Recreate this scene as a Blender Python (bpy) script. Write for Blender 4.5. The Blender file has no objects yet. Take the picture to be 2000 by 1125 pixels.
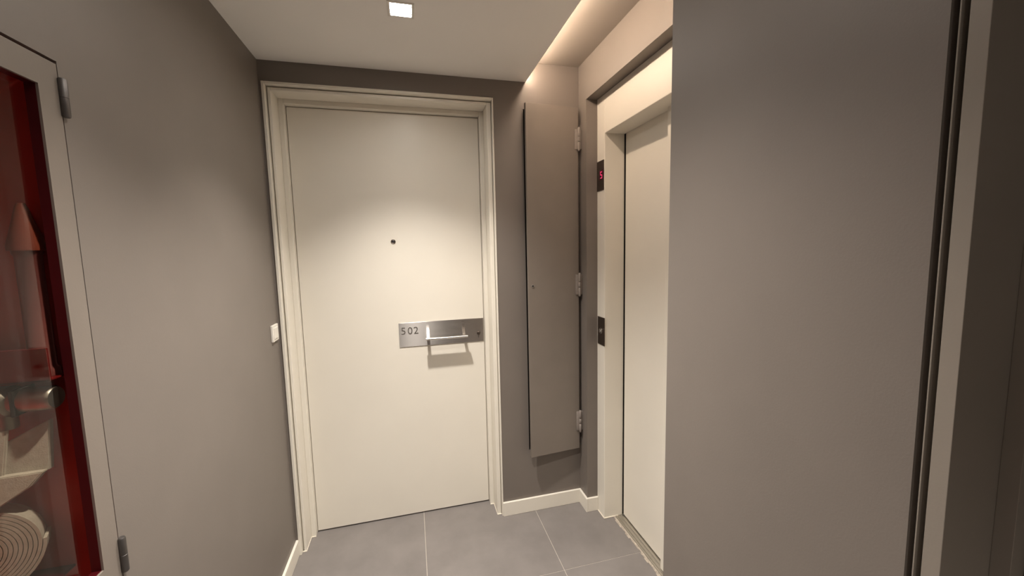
import bpy, bmesh, math, random
from mathutils import Matrix, Vector

random.seed(5)
scene = bpy.context.scene
C = scene.collection

# ------------------------------------------------------------------ camera, world, exposure
cam_data = bpy.data.cameras.new('camera')
cam_data.sensor_fit = 'HORIZONTAL'
cam_data.sensor_width = 36.0
cam_data.lens = 768.1 / 2000.0 * 36.0
cam_data.clip_start = 0.01
cam = bpy.data.objects.new('camera', cam_data)
C.objects.link(cam)
cam.matrix_world = Matrix((
    (0.968230, 0.046229, -0.245750, 0.0),
    (-0.249072, 0.090996, -0.964201, 0.0),
    (-0.022212, 0.994778, 0.099620, 1.44614),
    (0, 0, 0, 1)))
scene.camera = cam

world = bpy.data.worlds.new('world')
world.use_nodes = True
world.node_tree.nodes['Background'].inputs[0].default_value = (0.0, 0.0, 0.0, 1)
world.node_tree.nodes['Background'].inputs[1].default_value = 0.0
scene.world = world

scene.view_settings.view_transform = 'Standard'
scene.view_settings.look = 'None'
scene.view_settings.gamma = 1.0
scene.view_settings.use_curve_mapping = False
scene.view_settings.exposure = 0.0

LAMP_POWER = 150.0       # square ceiling downlight
LAMP_CONE = 101.0
LAMP_GLASS = 250.0
LAMP_COLOR = (1.0, 0.93, 0.85)
COVE_STRENGTH = 68.0     # warm strip on the edge of the dropped ceiling
COVE_COLOR = (1.0, 0.785, 0.60)

# ------------------------------------------------------------------ measured planes (metres)
XL = -0.5957      # left wall face
XC = 0.5928       # corridor right wall face, also edge of dropped ceiling
XR = 0.8788       # lift wall face
YB = 1.9663       # end wall face
YN = 0.8139       # end of the lift niche (corner of corridor wall)
YREAR = -2.6
ZC = 2.2695       # dropped ceiling
ZN = 2.365        # niche ceiling
ZT = 2.55


# ------------------------------------------------------------------ materials
def nodes_of(name):
    m = bpy.data.materials.new(name)
    m.use_nodes = True
    nt = m.node_tree
    return m, nt, nt.nodes['Principled BSDF']


def paint(name, col, rough=0.55, var=0.04, scale=6.0, bump=0.03, bscale=260.0, spec=0.4):
    m, nt, b = nodes_of(name)
    tc = nt.nodes.new('ShaderNodeTexCoord')
    n = nt.nodes.new('ShaderNodeTexNoise')
    n.inputs['Scale'].default_value = scale
    n.inputs['Detail'].default_value = 4
    nt.links.new(tc.outputs['Object'], n.inputs['Vector'])
    r = nt.nodes.new('ShaderNodeValToRGB')
    r.color_ramp.elements[0].position = 0.3
    r.color_ramp.elements[1].position = 0.7
    r.color_ramp.elements[0].color = tuple(c * (1 - var) for c in col) + (1,)
    r.color_ramp.elements[1].color = tuple(min(1, c * (1 + var)) for c in col) + (1,)
    nt.links.new(n.outputs['Fac'], r.inputs['Fac'])
    nt.links.new(r.outputs['Color'], b.inputs['Base Color'])
    n2 = nt.nodes.new('ShaderNodeTexNoise')
    n2.inputs['Scale'].default_value = bscale
    n2.inputs['Detail'].default_value = 2
    nt.links.new(tc.outputs['Object'], n2.inputs['Vector'])
    bp = nt.nodes.new('ShaderNodeBump')
    bp.inputs['Strength'].default_value = bump
    bp.inputs['Distance'].default_value = 0.002
    nt.links.new(n2.outputs['Fac'], bp.inputs['Height'])
    nt.links.new(bp.outputs['Normal'], b.inputs['Normal'])
    b.inputs['Roughness'].default_value = rough
    b.inputs['Specular IOR Level'].default_value = spec
    return m


def metal(name, col, rough=0.3, aniso=0.0, tangent=None, brush=None):
    m, nt, b = nodes_of(name)
    b.inputs['Base Color'].default_value = col + (1,)
    b.inputs['Metallic'].default_value = 1.0
    b.inputs['Roughness'].default_value = rough
    tc = nt.nodes.new('ShaderNodeTexCoord')
    mp = nt.nodes.new('ShaderNodeMapping')
    mp.inputs['Scale'].default_value = brush or (60, 60, 60)
    nt.links.new(tc.outputs['Object'], mp.inputs['Vector'])
    n = nt.nodes.new('ShaderNodeTexNoise')
    n.inputs['Scale'].default_value = 1.0
    n.inputs['Detail'].default_value = 3
    nt.links.new(mp.outputs['Vector'], n.inputs['Vector'])
    mr = nt.nodes.new('ShaderNodeMapRange')
    mr.inputs['To Min'].default_value = rough * 0.97
    mr.inputs['To Max'].default_value = rough * 1.03
    nt.links.new(n.outputs['Fac'], mr.inputs['Value'])
    nt.links.new(mr.outputs['Result'], b.inputs['Roughness'])
    if aniso:
        b.inputs['Anisotropic'].default_value = aniso
        cx = nt.nodes.new('ShaderNodeCombineXYZ')
        for i in range(3):
            cx.inputs[i].default_value = tangent[i]
        nt.links.new(cx.outputs[0], b.inputs['Tangent'])
    return m


def plain(name, col, rough=0.5, spec=0.4, var=0.06, scale=40.0):
    return paint(name, col, rough, var, scale, 0.0, 100.0, spec)


def emit(name, col, strength):
    m, nt, b = nodes_of(name)
    b.inputs['Base Color'].default_value = (0.0, 0.0, 0.0, 1)
    b.inputs['Emission Color'].default_value = col + (1,)
    b.inputs['Emission Strength'].default_value = strength
    return m


def glass_mat(name):
    m = bpy.data.materials.new(name)
    m.use_nodes = True
    nt = m.node_tree
    nt.nodes.remove(nt.nodes['Principled BSDF'])
    out = nt.nodes['Material Output']
    tr = nt.nodes.new('ShaderNodeBsdfTransparent')
    tr.inputs[0].default_value = (0.86, 0.84, 0.80, 1)
    gl = nt.nodes.new('ShaderNodeBsdfGlossy')
    gl.inputs['Roughness'].default_value = 0.03
    fr = nt.nodes.new('ShaderNodeFresnel')
    fr.inputs['IOR'].default_value = 1.5
    mx = nt.nodes.new('ShaderNodeMixShader')
    geo = nt.nodes.new('ShaderNodeNewGeometry')
    inv = nt.nodes.new('ShaderNodeMath')
    inv.operation = 'SUBTRACT'
    inv.inputs[0].default_value = 1.0
    nt.links.new(geo.outputs['Backfacing'], inv.inputs[1])
    mul = nt.nodes.new('ShaderNodeMath')
    mul.operation = 'MULTIPLY'
    nt.links.new(fr.outputs[0], mul.inputs[0])
    nt.links.new(inv.outputs[0], mul.inputs[1])
    nt.links.new(mul.outputs[0], mx.inputs[0])
    nt.links.new(tr.outputs[0], mx.inputs[1])
    nt.links.new(gl.outputs[0], mx.inputs[2])
    nt.links.new(mx.outputs[0], out.inputs['Surface'])
    return m


def tile_mat():
    m, nt, b = nodes_of('floor tile')
    tc = nt.nodes.new('ShaderNodeTexCoord')
    geo = nt.nodes.new('ShaderNodeNewGeometry')
    n = nt.nodes.new('ShaderNodeTexNoise')
    n.inputs['Scale'].default_value = 5.0
    n.inputs['Detail'].default_value = 8
    n.inputs['Roughness'].default_value = 0.6
    nt.links.new(geo.outputs['Position'], n.inputs['Vector'])
    r = nt.nodes.new('ShaderNodeValToRGB')
    r.color_ramp.elements[0].position = 0.3
    r.color_ramp.elements[1].position = 0.72
    r.color_ramp.elements[0].color = (0.165, 0.150, 0.142, 1)
    r.color_ramp.elements[1].color = (0.215, 0.196, 0.186, 1)
    nt.links.new(n.outputs['Fac'], r.inputs['Fac'])
    nt.links.new(r.outputs['Color'], b.inputs['Base Color'])
    n2 = nt.nodes.new('ShaderNodeTexNoise')
    n2.inputs['Scale'].default_value = 180.0
    nt.links.new(geo.outputs['Position'], n2.inputs['Vector'])
    bp = nt.nodes.new('ShaderNodeBump')
    bp.inputs['Strength'].default_value = 0.04
    bp.inputs['Distance'].default_value = 0.002
    nt.links.new(n2.outputs['Fac'], bp.inputs['Height'])
    nt.links.new(bp.outputs['Normal'], b.inputs['Normal'])
    b.inputs['Roughness'].default_value = 0.5
    return m


M = {}
M['wall'] = paint('grey wall paint', (0.192, 0.166, 0.146), 0.5, 0.03, 5, 0.06, 300)
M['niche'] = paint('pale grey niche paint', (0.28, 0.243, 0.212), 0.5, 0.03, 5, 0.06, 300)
M['cream'] = paint('cream lacquer', (0.81, 0.768, 0.682), 0.38, 0.015, 4, 0.02, 120)
M['ceiling'] = paint('white ceiling paint', (0.91, 0.89, 0.86), 0.7, 0.01, 4, 0.03, 200)
M['tile'] = tile_mat()
M['grout'] = plain('pale grout', (0.46, 0.42, 0.37), 0.8)
M['sealant'] = plain('cream sealant', (0.74, 0.68, 0.58), 0.5, 0.4, 0.15, 160)
M['mortar'] = plain('crumbled mortar', (0.42, 0.37, 0.31), 0.8, 0.3, 0.25, 120)
M['steel'] = metal('brushed steel', (0.58, 0.55, 0.52), 0.27, 0.96, (0, 0, 1), (8, 60, 900))
M['steel_plain'] = metal('polished steel', (0.72, 0.70, 0.67), 0.18)
M['bar_steel'] = metal('satin steel', (0.80, 0.77, 0.73), 0.28)
M['engraved'] = metal('etched steel', (0.34, 0.32, 0.30), 0.5)
M['alu'] = metal('worn aluminium', (0.58, 0.55, 0.50), 0.42, brush=(300, 6, 60))
M['dark_plate'] = metal('dark bronze plate', (0.16, 0.13, 0.11), 0.45)
M['black'] = plain('black void', (0.012, 0.010, 0.009), 0.7)
M['lens'] = plain('black glass lens', (0.02, 0.02, 0.025), 0.08, 0.8)
M['white_plastic'] = plain('white plastic', (0.78, 0.75, 0.69), 0.35, 0.5, 0.01)
M['cab_paint'] = paint('grey cabinet paint', (0.214, 0.183, 0.157), 0.5, 0.03, 9, 0.05, 300)
M['side_frame'] = paint('greige frame paint', (0.265, 0.232, 0.198), 0.5, 0.03, 9, 0.04, 300)
M['hinge'] = paint('painted hinge', (0.29, 0.255, 0.23), 0.45, 0.05, 60, 0.0)
M['dark_hinge'] = metal('dark steel hinge', (0.16, 0.15, 0.145), 0.5)
M['red'] = paint('dark red enamel', (0.06, 0.003, 0.005), 0.35, 0.06, 20, 0.0)
M['red_side'] = paint('red cabinet lining', (0.52, 0.075, 0.06), 0.45, 0.08, 14, 0.0)
M['red_shelf'] = plain('bright red enamel', (0.17, 0.010, 0.010), 0.3)
M['orange'] = plain('orange red plastic', (0.24, 0.045, 0.02), 0.5)
M['pink_red'] = plain('faded red plastic', (0.20, 0.055, 0.05), 0.5)
M['canvas'] = paint('canvas hose', (0.52, 0.48, 0.41), 0.85, 0.08, 90, 0.3, 500)
M['grey_metal'] = metal('cast grey metal', (0.42, 0.39, 0.34), 0.38)
M['glass'] = glass_mat('cabinet glass')
M['screen'] = plain('dark red screen', (0.070, 0.002, 0.012), 0.2, 0.6)
M['led_red'] = emit('red digit', (1.0, 0.05, 0.18), 1.0)
M['led'] = emit('warm led', COVE_COLOR, COVE_STRENGTH)
M['lamp_lens'] = emit('lit lamp glass', LAMP_COLOR, LAMP_GLASS)
M['led_body'] = plain('white led channel', (0.7, 0.68, 0.62), 0.5)


# ------------------------------------------------------------------ mesh helpers
def bm_box(bm, x0, x1, y0, y1, z0, z1, bevel=0.0):
    t = bmesh.new()
    vs = [t.verts.new((x, y, z)) for x in (x0, x1) for y in (y0, y1) for z in (z0, z1)]
    for f in ((0, 1, 3, 2), (4, 6, 7, 5), (0, 4, 5, 1), (2, 3, 7, 6), (0, 2, 6, 4), (1, 5, 7, 3)):
        t.faces.new([vs[i] for i in f])
    bmesh.ops.recalc_face_normals(t, faces=t.faces)
    if bevel:
        bmesh.ops.bevel(t, geom=list(t.edges), offset=bevel, segments=2, affect='EDGES', profile=0.5)
    merge(bm, t)


def merge(bm, t, mat=None):
    me = bpy.data.meshes.new('tmp')
    if mat is not None:
        t.transform(mat)
    t.to_mesh(me)
    t.free()
    bm.from_mesh(me)
    bpy.data.meshes.remove(me)


def bm_lathe(bm, prof, n=32, axis='Z', loc=(0, 0, 0)):
    """prof: list of (radius, height); closed at both ends"""
    t = bmesh.new()
    rings = []
    for r, h in prof:
        if r < 1e-6:
            rings.append([t.verts.new((0, 0, h))])
        else:
            rings.append([t.verts.new((r * math.cos(2 * math.pi * i / n), r * math.sin(2 * math.pi * i / n), h)) for i in range(n)])
    for a, b in zip(rings, rings[1:]):
        for i in range(n):
            j = (i + 1) % n
            if len(a) == 1:
                t.faces.new((a[0], b[j], b[i]))
            elif len(b) == 1:
                t.faces.new((a[i], a[j], b[0]))
            else:
                t.faces.new((a[i], a[j], b[j], b[i]))
    if len(rings[0]) > 1:
        t.faces.new(list(reversed(rings[0])))
    if len(rings[-1]) > 1:
        t.faces.new(rings[-1])
    bmesh.ops.recalc_face_normals(t, faces=t.faces)
    rot = {'Z': Matrix(), 'X': Matrix.Rotation(math.pi / 2, 4, 'Y'), 'Y': Matrix.Rotation(-math.pi / 2, 4, 'X'),
           '-Y': Matrix.Rotation(math.pi / 2, 4, 'X'), '-X': Matrix.Rotation(-math.pi / 2, 4, 'Y')}[axis]
    merge(bm, t, Matrix.Translation(loc) @ rot)


def bm_prism(bm, pts, thick, mat):
    """polygon pts (a,b) extruded by thick along the local z, then placed by mat"""
    t = bmesh.new()
    lo = [t.verts.new((a, b, 0)) for a, b in pts]
    hi = [t.verts.new((a, b, thick)) for a, b in pts]
    t.faces.new(lo)
    t.faces.new(hi)
    k = len(pts)
    for i in range(k):
        t.faces.new((lo[i], lo[(i + 1) % k], hi[(i + 1) % k], hi[i]))
    bmesh.ops.recalc_face_normals(t, faces=t.faces)
    merge(bm, t, mat)


def link(name, bm, mat, parent=None, smooth=False):
    me = bpy.data.meshes.new(name)
    bm.to_mesh(me)
    bm.free()
    me.materials.append(mat)
    if smooth:
        for p in me.polygons:
            p.use_smooth = True
        me.set_sharp_from_angle(angle=math.radians(40))
    o = bpy.data.objects.new(name, me)
    C.objects.link(o)
    if parent is not None:
        o.parent = parent
        o.matrix_parent_inverse = (PW[parent.name]).inverted()
    PW[o.name] = Matrix()
    return o


PW = {}   # world matrices of parents, known without a depsgraph update


def boxes(name, lst, mat, parent=None, bevel=0.0):
    bm = bmesh.new()
    for b in lst:
        bm_box(bm, *b, bevel=bevel)
    return link(name, bm, mat, parent)


def tag(o, label, cat, group=None, kind=None):
    o['label'] = label
    o['category'] = cat
    if group:
        o['group'] = group
    if kind:
        o['kind'] = kind
    return o


def thing(name, loc, label, cat, group=None, kind=None, rotz=0.0):
    o = bpy.data.objects.new(name, None)
    o.empty_display_size = 0.05
    C.objects.link(o)
    o.location = loc
    o.rotation_euler = (0, 0, rotz)
    PW[o.name] = Matrix.Translation(loc) @ Matrix.Rotation(rotz, 4, 'Z')
    return tag(o, label, cat, group, kind)


def text_bm(txt, size, extrude):
    cu = bpy.data.curves.new('tmp_text', 'FONT')
    cu.body = txt
    cu.size = size
    cu.extrude = extrude
    cu.align_x = 'CENTER'
    cu.align_y = 'CENTER'
    cu.resolution_u = 6
    o = bpy.data.objects.new('tmp_text', cu)
    C.objects.link(o)
    dg = bpy.context.evaluated_depsgraph_get()
    me = bpy.data.meshes.new_from_object(o.evaluated_get(dg))
    bm = bmesh.new()
    bm.from_mesh(me)
    bpy.data.objects.remove(o)
    bpy.data.curves.remove(cu)
    bpy.data.meshes.remove(me)
    return bm


# ================================================================== SETTING
# ---- floor: grout bed with square tiles
floor = boxes('floor', [(-0.95, 1.3, YREAR - 0.1, 2.4, -0.08, -0.0015)], M['grout'])
tag(floor, 'grey stone-look tiled floor with thin pale grout lines', 'floor', kind='structure')
G = 0.0014
tile_mesh = None
xs = [0.0059 + 0.6 * i for i in range(-1, 3)]
ys = [1.5346 + 0.6 * i for i in range(-7, 3)]


def add_tile(x0, x1, y0, y1):
    global tile_mesh
    full = abs((x1 - x0) - 0.6) < 1e-6 and abs((y1 - y0) - 0.6) < 1e-6
    cx, cy = (x0 + x1) / 2, (y0 + y1) / 2
    if full and tile_mesh:
        o = bpy.data.objects.new('tile', tile_mesh)
        C.objects.link(o)
        o.parent = floor
    else:
        bm = bmesh.new()
        hx, hy = (x1 - x0) / 2 - G, (y1 - y0) / 2 - G
        bm_box(bm, -hx, hx, -hy, hy, -0.01, 0.0, bevel=0.0006)
        o = link('tile', bm, M['tile'], floor)
        if full:
            tile_mesh = o.data
    o.location = (cx, cy, 0)


for i in range(len(xs) - 1):
    for j in range(len(ys) - 1):
        x0, x1, y0, y1 = xs[i], xs[i + 1], ys[j], ys[j + 1]
        x0 = max(x0, XL)
        x1 = min(x1, 1.0)
        y0 = max(y0, YREAR)
        y1 = min(y1, 2.13)
        if x1 - x0 > 0.02 and y1 - y0 > 0.02:
            if x0 > 0.58 and y1 < 0.8:
                continue
            add_tile(x0, x1, y0, y1)

# ---- walls
CAB = (0.10, 0.9150, 0.790, 1.796)     # opening of the fire cabinet (y0,y1,z0,z1)
w = boxes('wall_left', [
    (-0.95, XL, YREAR, CAB[0], 0, ZT), (-0.95, XL, CAB[1], 2.2, 0, ZT),
    (-0.95, XL, CAB[0], CAB[1], 0, CAB[2]), (-0.95, XL, CAB[0], CAB[1], CAB[3], ZT),
    (-0.95, -0.90, CAB[0], CAB[1], CAB[2], CAB[3])], M['wall'])
tag(w, 'long smooth grey wall holding the glazed red fire cabinet', 'wall', kind='structure')

DX0, DX1, DZ = -0.5857, 0.4255, 2.1829      # opening of the apartment door
PX0, PX1, PZ0, PZ1 = 0.578, 0.850, 0.350, 2.140   # opening behind the narrow service panel
w = boxes('wall_back', [
    (XL, DX0, YB, 2.2, 0, ZT), (DX0, DX1, YB, 2.2, DZ, ZT),
    (DX1, PX0, YB, 2.2, 0, ZT), (PX1, 1.25, YB, 2.2, 0, ZT),
    (PX0, PX1, YB, 2.2, 0, PZ0), (PX0, PX1, YB, 2.2, PZ1, ZT)], M['wall'])
tag(w, 'grey end wall around the cream apartment door', 'wall', kind='structure')
boxes('recess', [
    (PX0, PX1, 2.06, 2.07, PZ0, PZ1), (PX0, PX0 + 0.004, 1.972, 2.06, PZ0, PZ1), (PX1 - 0.004, PX1, 1.972, 2.06, PZ0, PZ1),
    (PX0, PX1, 1.972, 2.06, PZ0, PZ0 + 0.004), (PX0, PX1, 1.972, 2.06, PZ1 - 0.004, PZ1)], M['black'], w)

LY0, LY1, LZ = 0.905, 1.8743, 2.1755        # recess for the lift frame
w = boxes('wall_right', [
    (XR, 0.945, LY1, YB, 0, ZT), (XR, 0.945, YN, LY0, 0, ZT), (XR, 0.945, LY0, LY1, LZ, ZT)], M['wall'], bevel=0.0)
tag(w, 'grey niche wall with the recessed lift entrance', 'wall', kind='structure')

NY = 0.3274                                 # start of the side door opening
w = boxes('wall_corridor', [
    (XC, XR, NY, YN, 0, ZT), (XC, XR, -0.62, NY, 2.183, ZT), (XC, XR, YREAR, -0.62, 0, ZT)], M['wall'])
tag(w, 'blank grey corridor wall in the foreground hiding half the lift', 'wall', kind='structure')
w = boxes('wall_rear', [(-0.95, 1.2, YREAR - 0.1, YREAR, 0, ZT)], M['wall'])
tag(w, 'grey wall closing the corridor behind the viewer', 'wall', kind='structure')

# ---- ceilings
HX, HY, HS = 0.0060, 1.4815, 0.0385          # square holes of the three downlights
HY2, HY3 = 0.76, -0.75  # third lamp is unseen, added to brighten side frame, corridor wall and ceiling
c = boxes('ceiling', [
    (XL - 0.05, HX - HS, YREAR, YB + 0.05, ZC, ZN), (HX + HS, XC, YREAR, YB, ZC, ZN),
    (HX - HS, HX + HS, YREAR, HY3 - HS, ZC, ZN), (HX - HS, HX + HS, HY3 + HS, HY2 - HS, ZC, ZN), (HX - HS, HX + HS, HY2 + HS, HY - HS, ZC, ZN), (HX - HS, HX + HS, HY + HS, YB, ZC, ZN),
    (XL - 0.05, XC, YREAR, YB, ZN, ZN + 0.05)], M['ceiling'])
tag(c, 'white dropped ceiling with a square recessed downlight', 'ceiling', kind='structure')
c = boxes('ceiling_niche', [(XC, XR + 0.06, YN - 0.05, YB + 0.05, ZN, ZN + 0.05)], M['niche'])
tag(c, 'raised niche ceiling lit by the warm hidden strip', 'ceiling', kind='structure')

# ---- baseboards
BH, BT = 0.0777, 0.012
b = boxes('baseboard_left', [(XL, XL + BT, YREAR, 1.975, 0, BH)], M['cream'], bevel=0.002)
tag(b, 'cream skirting board along the left wall', 'baseboard', kind='structure')
b = boxes('baseboard_back', [(DX1 - 0.002, XR, YB - BT, YB, 0, BH)], M['cream'], bevel=0.002)
tag(b, 'cream skirting board under the narrow service panel', 'baseboard', kind='structure')
b = boxes('baseboard_right', [(XR - BT, XR, LY1 - BT, YB - BT, 0, BH), (XR, 0.938, LY1 - BT, LY1, 0, BH)], M['cream'], bevel=0.002)
tag(b, 'short cream skirting turning the corner beside the lift frame', 'baseboard', kind='structure')
b = boxes('baseboard_corridor', [(XC - BT, XC, NY, YN, 0, BH)], M['cream'], bevel=0.002)
tag(b, 'cream skirting board under the blank foreground wall', 'baseboard', kind='structure')

# ================================================================== APARTMENT DOOR
d = thing('door_1', (-0.08, 1.98, 0), 'cream apartment door 502 with steel plate handle and peephole', 'door', kind='structure')
YF, YS, YL = 1.983, 2.078, 2.1115            # frame face, stop face, leaf face
fr = boxes('door_frame', [
    (DX0, -0.5566, 1.996, 2.19, 0, DZ), (-0.5686, -0.5566, YF, 2.0, 0, 2.1665),
    (-0.5570, -0.5345, YS, 2.19, 0, 2.1535),
    (0.3960, DX1, 1.996, 2.19, 0, DZ), (0.3960, 0.4168, YF, 2.0, 0, 2.1665),
    (0.3748, 0.3964, YS, 2.19, 0, 2.1535),
    (-0.5566, 0.3960, 1.996, 2.19, 2.1535, DZ), (-0.5566, 0.3960, YF, 2.0, 2.1535, 2.1665),
    (-0.5345, 0.3748, YS, 2.19, 2.1322, 2.1539)], M['cream'], d, bevel=0.0028)
for bb in ((DX0, -0.5735, 0, DZ), (0.4190, DX1, 0, DZ), (-0.5735, 0.4190, 2.1715, DZ)):
    boxes('bead', [(bb[0], bb[1], 1.9615, 2.0, bb[2], bb[3])], M['cream'], d, bevel=0.002)
boxes('sealant', [
    (-0.586, -0.5545, 1.978, 1.985, 0, 0.004), (-0.5580, -0.5545, 1.985, 2.080, 0, 0.004),
    (-0.5580, -0.5340, 2.074, 2.080, 0, 0.004), (0.3940, 0.4180, 1.978, 1.985, 0, 0.004),
    (0.3940, 0.3975, 1.985, 2.080, 0, 0.004), (0.3745, 0.3970, 2.074, 2.080, 0, 0.004)], M['sealant'], fr, bevel=0.0012)
leaf = boxes('door_leaf', [(-0.5322, 0.3725, YL, YL + 0.045, 0.007, 2.1292)], M['cream'], d, bevel=0.0015)

# peephole
bm = bmesh.new()
bm_lathe(bm, [(0.0085, -0.001), (0.0118, 0.0), (0.0118, 0.002), (0.0095, 0.0035), (0.0072, 0.0022), (0.0072, 0.0)], 28, '-Y', (-0.0829, YL, 1.495))
ph = link('peephole', bm, M['dark_plate'], d, True)
ph['label'] = 'dark metal peephole ring'
bm = bmesh.new()
bm_lathe(bm, [(0.0072, -0.001), (0.0072, 0.0008), (0.005, 0.0022), (0.0, 0.0028)], 24, '-Y', (-0.0829, YL, 1.495))
link('lens', bm, M['lens'], ph, True)

# steel plate with the number, pull handle and lock
plate = boxes('handle_plate', [(-0.0777, 0.3696, YL - 0.0035, YL, 0.9427, 1.0714)], M['steel'], d, bevel=0.0008)
plate['label'] = 'long brushed steel handle plate engraved 502'
RX = Matrix.Rotation(math.pi / 2, 4, 'X')
for ch, x in (('5', -0.0550), ('0', -0.0210), ('2', 0.0092)):
    bm = text_bm(ch, 0.054, 0.0004)
    bm.transform(Matrix.Translation((x, YL - 0.0038, 1.0262)) @ RX)
    o = link('digit', bm, M['engraved'], plate)
    o['label'] = 'etched digit %s' % ch
# handle: two curved straps and a flat bar
hb = bmesh.new()
prof = []
for k in range(9):                       # rounded front lip, flat back edge
    a = math.pi / 2 + math.pi * k / 8
    prof.append((2.0405 + 0.0058 * math.cos(a), 0.9905 + 0.0058 * math.sin(a)))
prof += [(2.0625, 0.9855), (2.0625, 0.9945)]
bm_prism(hb, prof, 0.2168, Matrix(((0, 0, 1, 0.0563), (1, 0, 0, 0), (0, 1, 0, 0), (0, 0, 0, 1))))
handle = link('handle', hb, M['bar_steel'], d, True)
handle['label'] = 'projecting steel pull bar on curved straps'
for x0 in (0.0625, 0.2500):
    pts = []
    n = 10
    zt, zb = 1.0600, 0.9900
    y_in, y_out = YL - 0.0035, 2.055
    for i in range(n + 1):
        a = i / n * math.pi / 2
        # quarter ellipse: leaves the plate vertically and runs out to the bar
        pts.append((y_in - (y_in - y_out) * (1 - math.cos(a)), zt - (zt - zb) * math.sin(a)))
    th = 0.0035
    inner = [(y + 0.0, z - 0.0) for y, z in pts]
    outer = []
    for i, (y, z) in enumerate(pts):
        a = i / n * math.pi / 2
        outer.append((y - th * math.cos(a), z + th * math.sin(a)))
    poly = inner + list(reversed(outer))
    m4 = Matrix(((0, 0, 1, x0), (1, 0, 0, 0), (0, 1, 0, 0), (0, 0, 0, 1)))
    bm = bmesh.new()
    bm_prism(bm, poly, 0.0150, m4)
    link('strap', bm, M['steel'], handle)
bm = bmesh.new()
bm_lathe(bm, [(0.0095, 0), (0.0095, 0.004), (0.008, 0.006), (0.0, 0.0062)], 24, '-Y', (0.3420, YL - 0.0035, 0.9890))
bm_box(bm, 0.3405, 0.3435, YL - 0.026, YL - 0.008, 0.980, 0.998, bevel=0.001)
lk = link('lock', bm, M['dark_plate'], plate)
lk['label'] = 'small dark lock cylinder with thumb turn'
boxes('keyhole', [(0.3412, 0.3428, YL - 0.0040, YL - 0.0030, 0.963, 0.978)], M['black'], plate)

# ================================================================== SERVICE PANEL beside the door
hx, hy = 0.8571, 1.9363
ang = math.atan2(0.024, 0.282)
s = thing('service_cabinet', (hx, hy, 0.334), 'tall narrow grey service door standing slightly ajar beside apartment door', 'cabinet')
bm = bmesh.new()
bm_box(bm, -0.283, 0.005, 0.0, 0.018, 0.334, 2.155, bevel=0.0015)
bm.transform(Matrix.Translation((hx, hy, 0)) @ Matrix.Rotation(ang, 4, 'Z'))
panel = link('door_panel', bm, M['cab_paint'], s)
bm = bmesh.new()
bm_lathe(bm, [(0.0055, -0.001), (0.0075, 0.0), (0.0075, 0.0015), (0.0055, 0.002), (0.0048, 0.0005)], 20, '-Y', (0.5976, 1.9130, 1.2529))
lk = link('lock', bm, M['hinge'], panel, True)
bm = bmesh.new()
bm_lathe(bm, [(0.0046, 0.0), (0.0046, 0.0014), (0, 0.0015)], 16, '-Y', (0.5976, 1.9130, 1.2529))
link('keyway', bm, M['black'], panel, True)
for z0, z1 in ((1.9394, 2.0542), (1.1864, 1.3098), (0.4320, 0.5556)):
    bm = bmesh.new()
    bm_box(bm, 0.842, 0.862, 1.9300, 1.9345, z0 + 0.008, z1 - 0.008, bevel=0.0008)
    L = z1 - z0
    for k, (a, e) in enumerate(((0.0, 0.365), (0.40, 0.60), (0.635, 1.0))):
        bm_lathe(bm, [(0.0045, z0 + L * a), (0.0062, z0 + L * a + 0.002), (0.0062, z0 + L * e - 0.002), (0.0045, z0 + L * e)], 18, 'Z', (0.8625, 1.9270, 0))
    bm_box(bm, 0.862, XR, 1.9300, 1.9340, z0 + 0.008, z1 - 0.008, bevel=0.0008)
    hg = link('hinge', bm, M['hinge'], s, True)
    bm = bmesh.new()
    bm_lathe(bm, [(0.0032, z0 - 0.004), (0.0032, z1 + 0.004)], 12, 'Z', (0.8625, 1.9270, 0))
    link('pin', bm, M['dark_hinge'], hg, True)

# ================================================================== LIFT ENTRANCE
e = thing('door_2', (0.99, 1.39, 0), 'cream lift entrance with two sliding door panels in a deep frame', 'elevator door', kind='structure')
FX, EY0, EY1, EZ = 0.938, 1.7936, 0.990, 1.9929
lf = boxes('lift_frame', [
    (FX, 1.046, EY0, LY1, 0, LZ), (FX, 1.046, LY0, EY1, 0, LZ), (FX, 1.046, EY1, EY0, EZ, LZ)], M['cream'], e, bevel=0.0025)
boxes('sealant', [
    (FX - 0.004, FX + 0.002, EY0 - 0.004, LY1 - 0.012, 0, 0.0045), (FX - 0.004, 1.02, EY0 - 0.005, EY0 + 0.001, 0, 0.0045)], M['sealant'], lf, bevel=0.0012)
boxes('door_panel', [(1.048, 1.070, 1.375, 1.7862, 0.008, 2.02)], M['cream'], e, bevel=0.0015)
boxes('door_panel', [(1.018, 1.041, 0.975, 1.4191, 0.008, 2.02)], M['cream'], e, bevel=0.0015)
boxes('gap_shade', [(1.085, 1.10, 0.96, 1.84, 0, 2.10), (1.047, 1.085, 1.80, 1.84, 0, 2.10), (1.047, 1.085, 0.95, 0.97, 0, 2.10), (1.047, 1.085, 0.97, 1.80, 2.03, 2.10)], M['black'], e)  # black backing: the dark of the door gap is put into its colour
sl = boxes('door_sill', [(0.995, 1.085, EY1, EY0 - 0.001, -0.006, 0.0005)], M['alu'], e)
for x in (1.002, 1.014, 1.031):
    boxes('sill_rail', [(x, x + (0.007 if x < 1.03 else 0.012), EY1, EY0 - 0.002, 0, 0.0045)], M['alu'], sl, bevel=0.0008)
# crumbling mortar line between tiles and sill
bm = bmesh.new()
yy = EY1
while yy < EY0 - 0.01:
    l = random.uniform(0.012, 0.03)
    wd = random.uniform(0.006, 0.014)
    bm_box(bm, 0.998 - wd, 1.001, yy, min(yy + l, EY0 - 0.004), -0.002, random.uniform(0.001, 0.0035), bevel=0.0007)
    yy += l * 0.95
link('mortar', bm, M['mortar'], sl)

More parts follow.
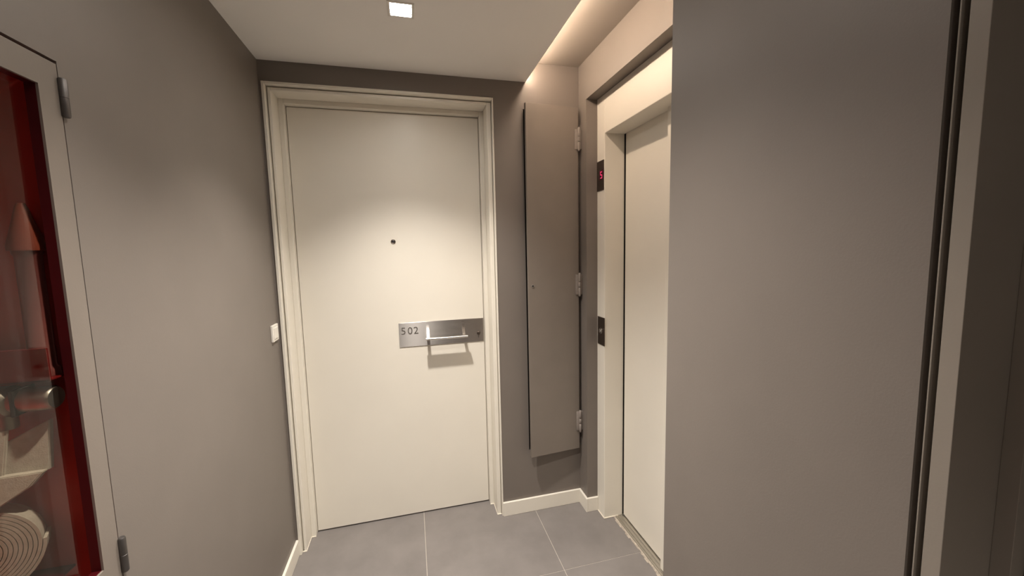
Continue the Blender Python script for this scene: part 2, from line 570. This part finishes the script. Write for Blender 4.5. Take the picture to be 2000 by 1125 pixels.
# floor indicator
fi = thing('floor_indicator', (FX, 1.842, 1.7975), 'small dark lift indicator plate glowing red number 5', 'indicator')
boxes('plate', [(FX - 0.003, FX, 1.7990, 1.8715, 1.7245, 1.8705)], M['dark_plate'], fi, bevel=0.0008)
scr = boxes('screen', [(FX - 0.0045, FX - 0.002, 1.8030, 1.8440, 1.7760, 1.8230)], M['screen'], fi, bevel=0.0006)
bm = bmesh.new()
# seven-segment 5 (as seen facing +X the reader's right is -Y)
W, H, T = 0.018, 0.032, 0.0030
cy, cz = 1.8210, 1.7995
segs = [(-W / 2, W / 2, H / 2 - T, H / 2), (-W / 2, -W / 2 + T, 0, H / 2), (-W / 2, W / 2, -T / 2, T / 2),
        (W / 2 - T, W / 2, -H / 2, 0), (-W / 2, W / 2, -H / 2, -H / 2 + T)]
for a0, a1, z0, z1 in segs:
    bm_box(bm, FX - 0.0052, FX - 0.0044, cy - a1, cy - a0, cz + z0, cz + z1)
o = link('digit', bm, M['led_red'], scr)
o['label'] = 'glowing red digit 5'

# call button plate
cb = thing('call_panel', (FX, 1.833, 1.01), 'dark lift call plate with one round button below the indicator', 'call panel')
boxes('plate', [(FX - 0.003, FX, 1.7890, 1.8640, 0.9395, 1.0850)], M['dark_plate'], cb, bevel=0.0008)
bm = bmesh.new()
bm_lathe(bm, [(0.0140, 0), (0.0155, 0.001), (0.0155, 0.003), (0.0140, 0.004), (0.0125, 0.003), (0.0125, 0)], 32, '-X', (FX - 0.003, 1.8240, 1.0140))
bt = link('button_ring', bm, M['steel_plain'], cb, True)
bm = bmesh.new()
bm_lathe(bm, [(0.0122, 0), (0.0122, 0.0022), (0.010, 0.003), (0, 0.0032)], 28, '-X', (FX - 0.003, 1.8240, 1.0140))
link('button', bm, M['dark_plate'], bt, True)
bm = bmesh.new()
mx = Matrix(((0, 0, -1, FX - 0.0060), (-1, 0, 0, 1.8240), (0, 1, 0, 1.0140), (0, 0, 0, 1)))
bm_prism(bm, [(0, 0.008), (-0.006, 0.001), (-0.002, 0.001), (-0.002, -0.007), (0.002, -0.007), (0.002, 0.001), (0.006, 0.001)], 0.0006, mx)
link('arrow', bm, M['white_plastic'], bt)

# ================================================================== CEILING DOWNLIGHT
def downlight(HY, label):
    dl = thing('downlight', (HX, HY, ZC), label, 'downlight', 'square ceiling downlights')
    boxes('trim', [
        (HX - HS - 0.006, HX - HS + 0.003, HY - HS - 0.006, HY + HS + 0.006, ZC - 0.0025, ZC + 0.012),
        (HX + HS - 0.003, HX + HS + 0.006, HY - HS - 0.006, HY + HS + 0.006, ZC - 0.0025, ZC + 0.012),
        (HX - HS + 0.003, HX + HS - 0.003, HY - HS - 0.006, HY - HS + 0.003, ZC - 0.0025, ZC + 0.012),
        (HX - HS + 0.003, HX + HS - 0.003, HY + HS - 0.003, HY + HS + 0.006, ZC - 0.0025, ZC + 0.012)], M['white_plastic'], dl, bevel=0.0008)
    boxes('lamp_glass', [(HX - HS + 0.003, HX + HS - 0.003, HY - HS + 0.003, HY + HS - 0.003, ZC + 0.008, ZC + 0.014)], M['lamp_lens'], dl)
    ld = bpy.data.lights.new('downlight_beam', 'SPOT')
    ld.shadow_soft_size = 0.028
    ld.spot_size = math.radians(LAMP_CONE)
    ld.spot_blend = 1.0
    ld.energy = LAMP_POWER
    ld.color = LAMP_COLOR
    lo = bpy.data.objects.new('downlight_beam', ld)
    C.objects.link(lo)
    lo.location = (HX, HY, ZC - 0.001)


downlight(HY, 'small square lit downlight in the ceiling nearest the apartment door')
downlight(HY2, 'small square lit downlight in the ceiling nearer the fire cabinet')
downlight(HY3, 'unseen square downlight added behind the viewer to brighten side frame and ceiling')

# ================================================================== COVE STRIP
cv = thing('led_strip', (XC, 1.39, ZC), 'warm light strip hidden along the dropped ceiling edge above lift', 'light strip')
for y in (0.9, 1.2, 1.5, 1.8):
    boxes('clip', [(XC, XC + 0.010, y, y + 0.02, 2.298, 2.302)], M['led_body'], cv)
bm = bmesh.new()
bm_lathe(bm, [(0.005, YN + 0.012), (0.0062, YN + 0.014), (0.0062, YB - 0.014), (0.005, YB - 0.012)], 16, 'Y', (XC + 0.0135, 0, 2.300))
link('light_tube', bm, M['led'], cv, True)

# ================================================================== LIGHT SWITCH
sw = thing('light_switch', (XL, 1.899, 1.1035), 'white square light switch on left wall beside the door frame', 'light switch')
boxes('plate', [(XL, XL + 0.009, 1.8630, 1.9350, 1.0670, 1.1390)], M['white_plastic'], sw, bevel=0.0018)
boxes('rocker', [(XL + 0.008, XL + 0.012, 1.8750, 1.9230, 1.0790, 1.1270)], M['white_plastic'], sw, bevel=0.001)

# ================================================================== FIRE CABINET in the left wall
fc = thing('fire_cabinet', (XL, 0.52, 0.79), 'recessed fire hose cabinet with grey framed glass door and red interior', 'cabinet')
cy0, cy1, cz0, cz1 = CAB
boxes('body', [
    (-0.895, -0.885, cy0 + 0.002, cy1 - 0.002, cz0 + 0.002, cz1 - 0.002),
    (-0.885, XL - 0.022, cy1 - 0.012, cy1 - 0.002, cz0 + 0.002, cz1 - 0.002),
    (-0.885, XL - 0.022, cy0 + 0.002, cy0 + 0.012, cz0 + 0.002, cz1 - 0.002),
    (-0.885, XL - 0.022, cy0 + 0.012, cy1 - 0.012, cz0 + 0.002, cz0 + 0.012),
    (-0.885, XL - 0.022, cy0 + 0.012, cy1 - 0.012, cz1 - 0.012, cz1 - 0.002)], M['red_side'], fc)
gy0, gy1, gz0, gz1 = 0.150, 0.8694, 0.8523, 1.7420
dy0, dy1, dz0, dz1 = cy0 + 0.003, 0.9115, 0.797, 1.7900
cdoor = boxes('door', [
    (XL - 0.003, XL + 0.001, gy1, dy1, dz0, dz1), (XL - 0.003, XL + 0.001, dy0, gy0, dz0, dz1),
    (XL - 0.003, XL + 0.001, gy0, gy1, dz0, gz0), (XL - 0.003, XL + 0.001, gy0, gy1, gz1, dz1)], M['cab_paint'], fc)
cdoor['label'] = 'grey painted metal door frame'
boxes('glazing_bead', [
    (XL - 0.0185, XL - 0.003, gy1, gy1 + 0.02, gz0, gz1), (XL - 0.0185, XL - 0.003, gy0 - 0.02, gy0, gz0, gz1),
    (XL - 0.0185, XL - 0.003, gy0 - 0.02, gy1 + 0.02, gz0 - 0.02, gz0), (XL - 0.0185, XL - 0.003, gy0 - 0.02, gy1 + 0.02, gz1, gz1 + 0.02)], M['red'], cdoor)
boxes('glass_pane', [(XL - 0.0215, XL - 0.0185, gy0 - 0.015, gy1 + 0.015, gz0 - 0.015, gz1 + 0.015)], M['glass'], cdoor)
for z0, z1 in ((1.6997, 1.7674), (0.8112, 0.8846)):
    bm = bmesh.new()
    bm_lathe(bm, [(0.0052, z0), (0.0066, z0 + 0.002), (0.0066, (z0 + z1) / 2 - 0.0006), (0.0058, (z0 + z1) / 2), (0.0066, (z0 + z1) / 2 + 0.0006), (0.0066, z1 - 0.002), (0.0052, z1)], 20, 'Z', (XL + 0.0045, 0.9150, 0))
    link('hinge', bm, M['dark_hinge'], fc, True)

# --- contents, standing inside the cabinet just behind the glass
YO = 0.890
# red shelf bracket across the side of the cabinet
sh = boxes('shelf', [(-0.884, -0.619, 0.848, 0.902, 1.2340, 1.2376), (-0.884, -0.619, 0.848, 0.852, 1.2340, 1.2925)], M['red_shelf'], fc, bevel=0.001)
sh['label'] = 'dark red shelf bracket'
nz = thing('hose_nozzle', (-0.647, 0.878, 1.2376), 'orange conical hose nozzle standing on the red shelf behind glass', 'nozzle')
bm = bmesh.new()
bm_lathe(bm, [(0.020, 1.2378), (0.020, 1.25), (0.0165, 1.255), (0.0165, 1.452), (0.019, 1.456), (0.019, 1.4615)], 28, 'Z', (-0.647, 0.878, 0))
link('barrel', bm, M['pink_red'], nz, True)
bm = bmesh.new()
bm_lathe(bm, [(0.0235, 1.4615), (0.0235, 1.470), (0.008, 1.535), (0.005, 1.543), (0.0, 1.5435)], 28, 'Z', (-0.647, 0.878, 0))
link('cone', bm, M['orange'], nz, True)

vl = thing('hose_valve', (-0.75, 0.868, 1.20), 'grey metal hose valve and pipe under the red shelf behind glass', 'valve')
bm = bmesh.new()
bm_lathe(bm, [(0.022, -0.884), (0.022, -0.72), (0.027, -0.715), (0.027, -0.690), (0.021, -0.685), (0.021, -0.632), (0.018, -0.628)], 28, 'X', (0, 0.868, 1.1990))
link('pipe', bm, M['grey_metal'], vl, True)
bm = bmesh.new()
bm_lathe(bm, [(0.014, 1.150), (0.014, 1.178), (0.012, 1.184)], 24, 'Z', (-0.702, 0.868, 0))
link('outlet', bm, M['grey_metal'], vl, True)
boxes('band', [(-0.678, -0.672, 0.8455, 0.8905, 1.176, 1.222)], M['black'], vl, bevel=0.001)

hs = thing('fire_hose', (-0.75, 0.87, 0.803), 'coiled white canvas fire hose with a folded end behind glass', 'hose')
my = Matrix(((1, 0, 0, 0), (0, 0, 1, 0), (0, 1, 0, 0), (0, 0, 0, 1)))


def hose_piece(name, pts, y0, thick):
    bm = bmesh.new()
    bm_prism(bm, pts, thick, Matrix.Translation((0, y0, 0)) @ my)
    bmesh.ops.bevel(bm, geom=list(bm.edges), offset=0.0015, segments=2, affect='EDGES')
    for v in bm.verts:
        v.co.y += (v.co.x + 0.650) * 0.55 + 0.006
    return link(name, bm, M['canvas'], hs)


hose_piece('hose_strip', [(-0.6505, 1.156), (-0.700, 1.128), (-0.710, 1.074), (-0.657, 1.063)], 0.872, 0.010)
hose_piece('hose_strip', [(-0.657, 1.066), (-0.710, 1.077), (-0.80, 1.045), (-0.83, 0.99), (-0.760, 0.998), (-0.705, 1.022), (-0.672, 1.045)], 0.858, 0.014)
hose_piece('hose_strip', [(-0.690, 1.152), (-0.712, 1.152), (-0.722, 1.07), (-0.700, 1.07)], 0.866, 0.006)
# rolled coil: a spiral of flat hose
cx, cz = -0.752, 0.940
n_turn, r0, r1 = 11, 0.018, 0.080
steps = 48 * n_turn
bm = bmesh.new()
prev = None
pitch = (r1 - r0) / n_turn
for i in range(steps + 1):
    a = 2 * math.pi * i / 48
    r = r0 + (r1 - r0) * i / steps
    rin, rout = r, r + pitch * 0.82
    ring = [bm.verts.new((cx + q * math.cos(a), yv, cz + q * math.sin(a))) for q, yv in ((rin, 0.851), (rout, 0.851), (rout, 0.891), (rin, 0.891))]
    if prev:
        for k in range(4):
            bm.faces.new((prev[k], prev[(k + 1) % 4], ring[(k + 1) % 4], ring[k]))
    else:
        bm.faces.new(ring)
    prev = ring
bm.faces.new(prev)
bmesh.ops.recalc_face_normals(bm, faces=bm.faces)
bm.transform(Matrix.Translation((cx, 0.842, 0)) @ Matrix.Rotation(math.radians(28), 4, 'Z') @ Matrix.Translation((-cx, -0.871, 0)))
link('hose_coil', bm, M['canvas'], hs, True)
boxes('hose_ledge', [(cx - 0.09, -0.66, 0.79, 0.9028, 0.850, 0.8545)], M['red'], fc, bevel=0.001)

# ================================================================== SIDE DOOR at the right edge
d3 = thing('door_3', (0.68, -0.15, 0), 'dim grey side door in a stepped frame at the far right', 'door', kind='structure')
boxes('door_frame', [
    (0.6150, 0.79, 0.3113, NY, 0, 2.183),
    (XC, 0.616, 0.3181, 0.3199, 0, 2.183),
    (XC, 0.79, 0.2938, 0.3113, 0, 2.183),
    (0.6820, 0.79, 0.2760, 0.2938, 0, 2.183),
    (XC, 0.79, -0.60, 0.2938, 2.155, 2.183),
    (0.6820, 0.79, -0.58, 0.2760, 2.135, 2.155),
    (XC, 0.79, -0.62, -0.60, 0, 2.183), (0.6820, 0.79, -0.60, -0.58, 0, 2.155)], M['side_frame'], d3, bevel=0.0006)
boxes('door_leaf', [(0.705, 0.745, -0.578, 0.2740, 0.007, 2.132)], M['side_frame'], d3, bevel=0.0015)
